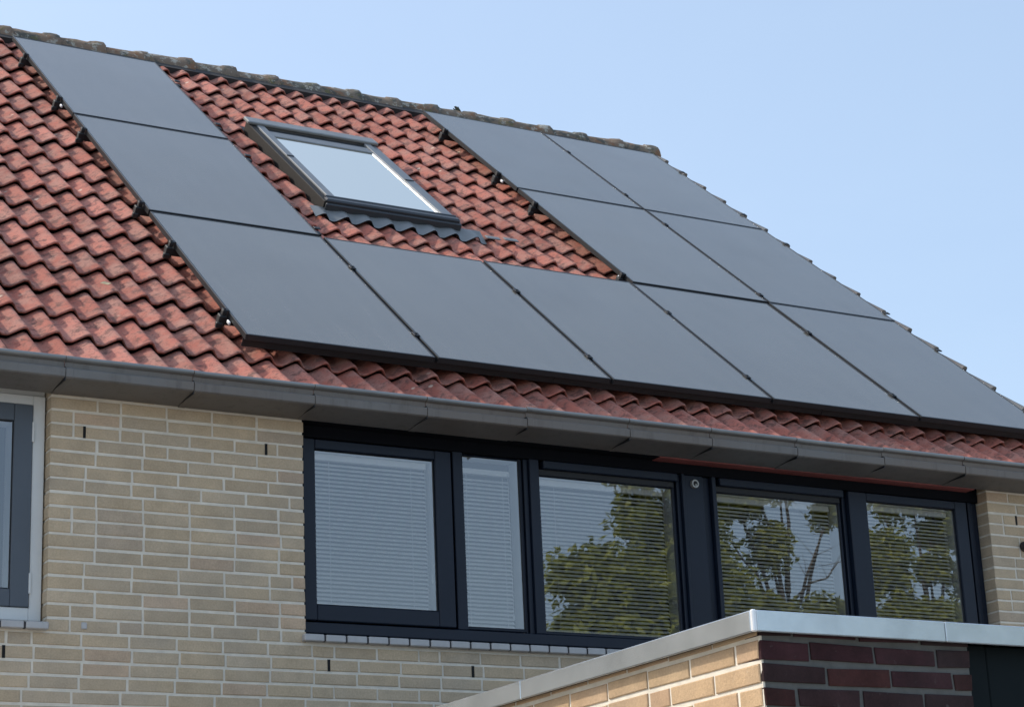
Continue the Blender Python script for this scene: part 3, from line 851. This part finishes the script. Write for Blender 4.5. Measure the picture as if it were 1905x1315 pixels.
# ------------------------------------------------------------------ trees across the garden (seen mirrored in the window band)
def tree(label, base, trunk_h, clumps, branches, leafmat, n_leaf, size, seed, puff=(.28, .5)):
    rg = random.Random(seed)
    root = empty('garden_tree', base, 0, label, 'tree', 'trees mirrored in the window band')
    t = MB(); p = Vector(base); prev = p.copy(); r = .17
    for k in range(6):
        q = prev + Vector((rg.uniform(-.12, .12), rg.uniform(-.12, .12), trunk_h/6))
        t.tube(prev, q, r, r*.88, 9, caps=False); prev = q; r *= .88
    top = prev
    for (a, b, r0) in branches:
        a = Vector(a); b = Vector(b); last = a; n = 5
        for k in range(1, n+1):
            q = a.lerp(b, k/n) + (Vector((rg.uniform(-.12, .12), rg.uniform(-.1, .1), rg.uniform(-.08, .12))) if k < n else Vector())
            t.tube(last, q, r0*(1-.75*(k-1)/n), r0*(1-.75*k/n), 6, caps=False)
            if k > 1:
                for _ in range(2):
                    t.tube(q, q + Vector((rg.uniform(-.6, .6), rg.uniform(-.5, .5), rg.uniform(-.1, .6))), r0*.22, r0*.06, 5, caps=False)
            last = q
    for (c, rad, w) in clumps:
        c = Vector(c)
        t.tube(top, top.lerp(c, .5) + Vector((0, 0, .3)), .05, .035, 6, caps=False); t.tube(top.lerp(c, .5) + Vector((0, 0, .3)), c, .035, .012, 6, caps=False)
    t.build('trunk', M['bark'], root, base)
    cr = MB(); tot = sum(w for _, _, w in clumps)
    for (c, rad, w) in clumps:
        m_ = int(n_leaf*w/tot); sub = []
        for _ in range(max(4, int(m_/70))):
            v = Vector((rg.gauss(0, 1), rg.gauss(0, 1), rg.gauss(0, 1))).normalized()*rg.uniform(.45, .9)
            sub.append((Vector((c[0]+v.x*rad[0], c[1]+v.y*rad[1], c[2]+v.z*rad[2])), rg.uniform(*puff)))
        for _ in range(m_):
            sc, sr = sub[rg.randrange(len(sub))]
            v = Vector((rg.gauss(0, 1), rg.gauss(0, 1), rg.gauss(0, 1))).normalized()*sr*rg.random()**.4
            pt = sc + v
            nrm = (v + Vector((rg.uniform(-.6, .6), rg.uniform(-.6, .6), rg.uniform(-.2, .9)))).normalized()
            u = nrm.orthogonal().normalized(); u.rotate(Matrix.Rotation(rg.uniform(0, 6.28), 3, nrm)); w2 = nrm.cross(u)
            s = size*rg.uniform(.6, 1.25)
            g = min(1, max(0, .5 + rg.gauss(0, .25)))
            cr.add([pt-u*s, pt+w2*s*.45, pt+u*s, pt-w2*s*.45], [(0,1,2,3)], 0, (g, g, g))
    cr.build('crown', M[leafmat], root, base)
TY = -24.0
tree('dense green tree whose left edge is mirrored in the widest window', (18.8, TY, 0), 6.0,
     [((18.35, TY+.3, 10.9), (1.15, 1.3, 1.9), 4), ((19.1, TY, 9.0), (1.3, 1.4, 1.6), 4), ((17.3, TY+.2, 8.85), (1.25, 1.2, .8), 3.2), ((17.2, TY, 7.9), (1.9, 1.6, 1.0), 4), ((16.6, TY+.1, 9.25), (.7, .8, .35), 1), ((16.75, TY, 8.1), (.65, 1, .5), 2), ((18.9, TY, 7.2), (1.6, 1.5, 1.3), 3)],
     [], 'leafa', 30000, .11, 21)
tree('open branched tree mirrored in the pane right of the vent panel', (21.3, TY, 0), 7.6,
     [((20.3, TY, 8.3), (.95, 1.0, .85), 3), ((21.5, TY+.2, 8.6), (1.2, 1.0, .6), 3), ((22.7, TY, 8.0), (.8, 1.0, .6), 2), ((20.2, TY, 10.95), (.75, .7, .25), 1.2), ((20.9, TY, 10.1), (.3, .4, .5), .8),
      ((22.45, TY, 10.95), (.25, .4, .25), .5), ((21.3, TY, 11.4), (1.3, .6, .22), 1.3), ((19.75, TY, 9.5), (.2, .5, .35), .5)],
     [((21.3, TY, 7.6), (20.7, TY, 11.2), .065), ((21.25, TY, 8.6), (22.6, TY, 10.9), .04), ((21.2, TY, 8.4), (20.0, TY, 10.2), .05), ((21.3, TY, 9.2), (21.5, TY, 11.6), .06), ((21.35, TY, 9.0), (23.0, TY, 10.0), .03)],
     'leafb', 18000, .085, 22, (.2, .37))
tree('leafy tree with sky gaps mirrored in the rightmost pane', (24.9, TY, 0), 7.4,
     [((23.75, TY, 9.9), (.42, .7, .7), 2.2), ((25.45, TY, 10.75), (.6, .7, .3), 1.8), ((25.75, TY, 9.75), (.2, .5, .3), .7), ((23.8, TY, 8.6), (.55, .9, .45), 1.8), ((25.1, TY, 8.45), (.9, .9, .5), 2.2), ((24.6, TY, 11.35), (1.2, .7, .25), 1.3), ((24.9, TY, 9.95), (.25, .4, .15), .5), ((24.9, TY, 8.85), (1.2, .9, .35), 2.5)],
     [((24.9, TY, 7.4), (23.8, TY, 11.0), .05), ((24.9, TY, 7.6), (26.2, TY, 9.4), .045), ((24.4, TY, 8.6), (25.3, TY, 11.3), .04)],
     'leafb', 20000, .085, 23, (.22, .4))

# ------------------------------------------------------------------ light, sky, camera
SUN = Vector((-.575, .450, .683)).normalized()
elev = math.asin(SUN.z); az = math.atan2(SUN.x, SUN.y)      # from +Y towards +X
sl = bpy.data.lights.new('sun', 'SUN'); sl.energy = 1.45; sl.angle = R(1.0); sl.color = (1, .91, .78)
so = bpy.data.objects.new('sun', sl); C.objects.link(so)
so.rotation_euler = (-SUN).to_track_quat('-Z', 'Y').to_euler(); so.location = SUN*40
w = bpy.data.worlds.new('World'); bpy.context.scene.world = w; w.use_nodes = True
nt = w.node_tree; nt.nodes.clear()
sk = nt.nodes.new('ShaderNodeTexSky'); sk.sky_type = 'NISHITA'; sk.sun_disc = False
sk.sun_elevation = elev; sk.sun_rotation = az
sk.air_density = 1.0; sk.dust_density = 3.1; sk.ozone_density = 1.0; sk.altitude = 0
bg = nt.nodes.new('ShaderNodeBackground'); bg.inputs['Strength'].default_value = .15
ou = nt.nodes.new('ShaderNodeOutputWorld')
tc = N(nt, 'ShaderNodeTexCoord'); mp = N(nt, 'ShaderNodeMapping'); mp.inputs['Scale'].default_value = (1.5, 1.5, 4)
nt.links.new(tc.outputs['Generated'], mp.inputs[0])
hz = ramp(nt, noise(nt, 2.2, 6, .6, mp.outputs[0], .5), [(.4, gray(1)), (.75, (1.10, 1.07, 1.03))])
nt.links.new(mix(nt, .5, mix(nt, 1, sk.outputs[0], hz, 'MULTIPLY'), (1.62, 2.12, 2.72)), bg.inputs[0]); nt.links.new(bg.outputs[0], ou.inputs[0])

cam = bpy.data.cameras.new('camera'); co = bpy.data.objects.new('camera', cam); C.objects.link(co)
right = Vector((0.870552, -0.490178, -0.043175)); down = Vector((0.109107, 0.277837, -0.954412)); fwd = Vector((0.479827, 0.826155, 0.295354))
m = Matrix.Identity(4)
for i in range(3):
    m[i][0] = right[i]; m[i][1] = -down[i]; m[i][2] = -fwd[i]
m.translation = Vector((-3.800798, -9.073362, 1.600000))
co.matrix_world = m
cam.sensor_fit = 'HORIZONTAL'; cam.sensor_width = 36; cam.lens = 3982.21/1905*36
cam.clip_start = .1; cam.clip_end = 2000
sc = bpy.context.scene; sc.camera = co
sc.view_settings.view_transform = 'Standard'; sc.view_settings.look = 'None'
sc.view_settings.exposure = 1.02; sc.view_settings.gamma = 1
sc.cycles.max_bounces = 8; sc.cycles.transparent_max_bounces = 12
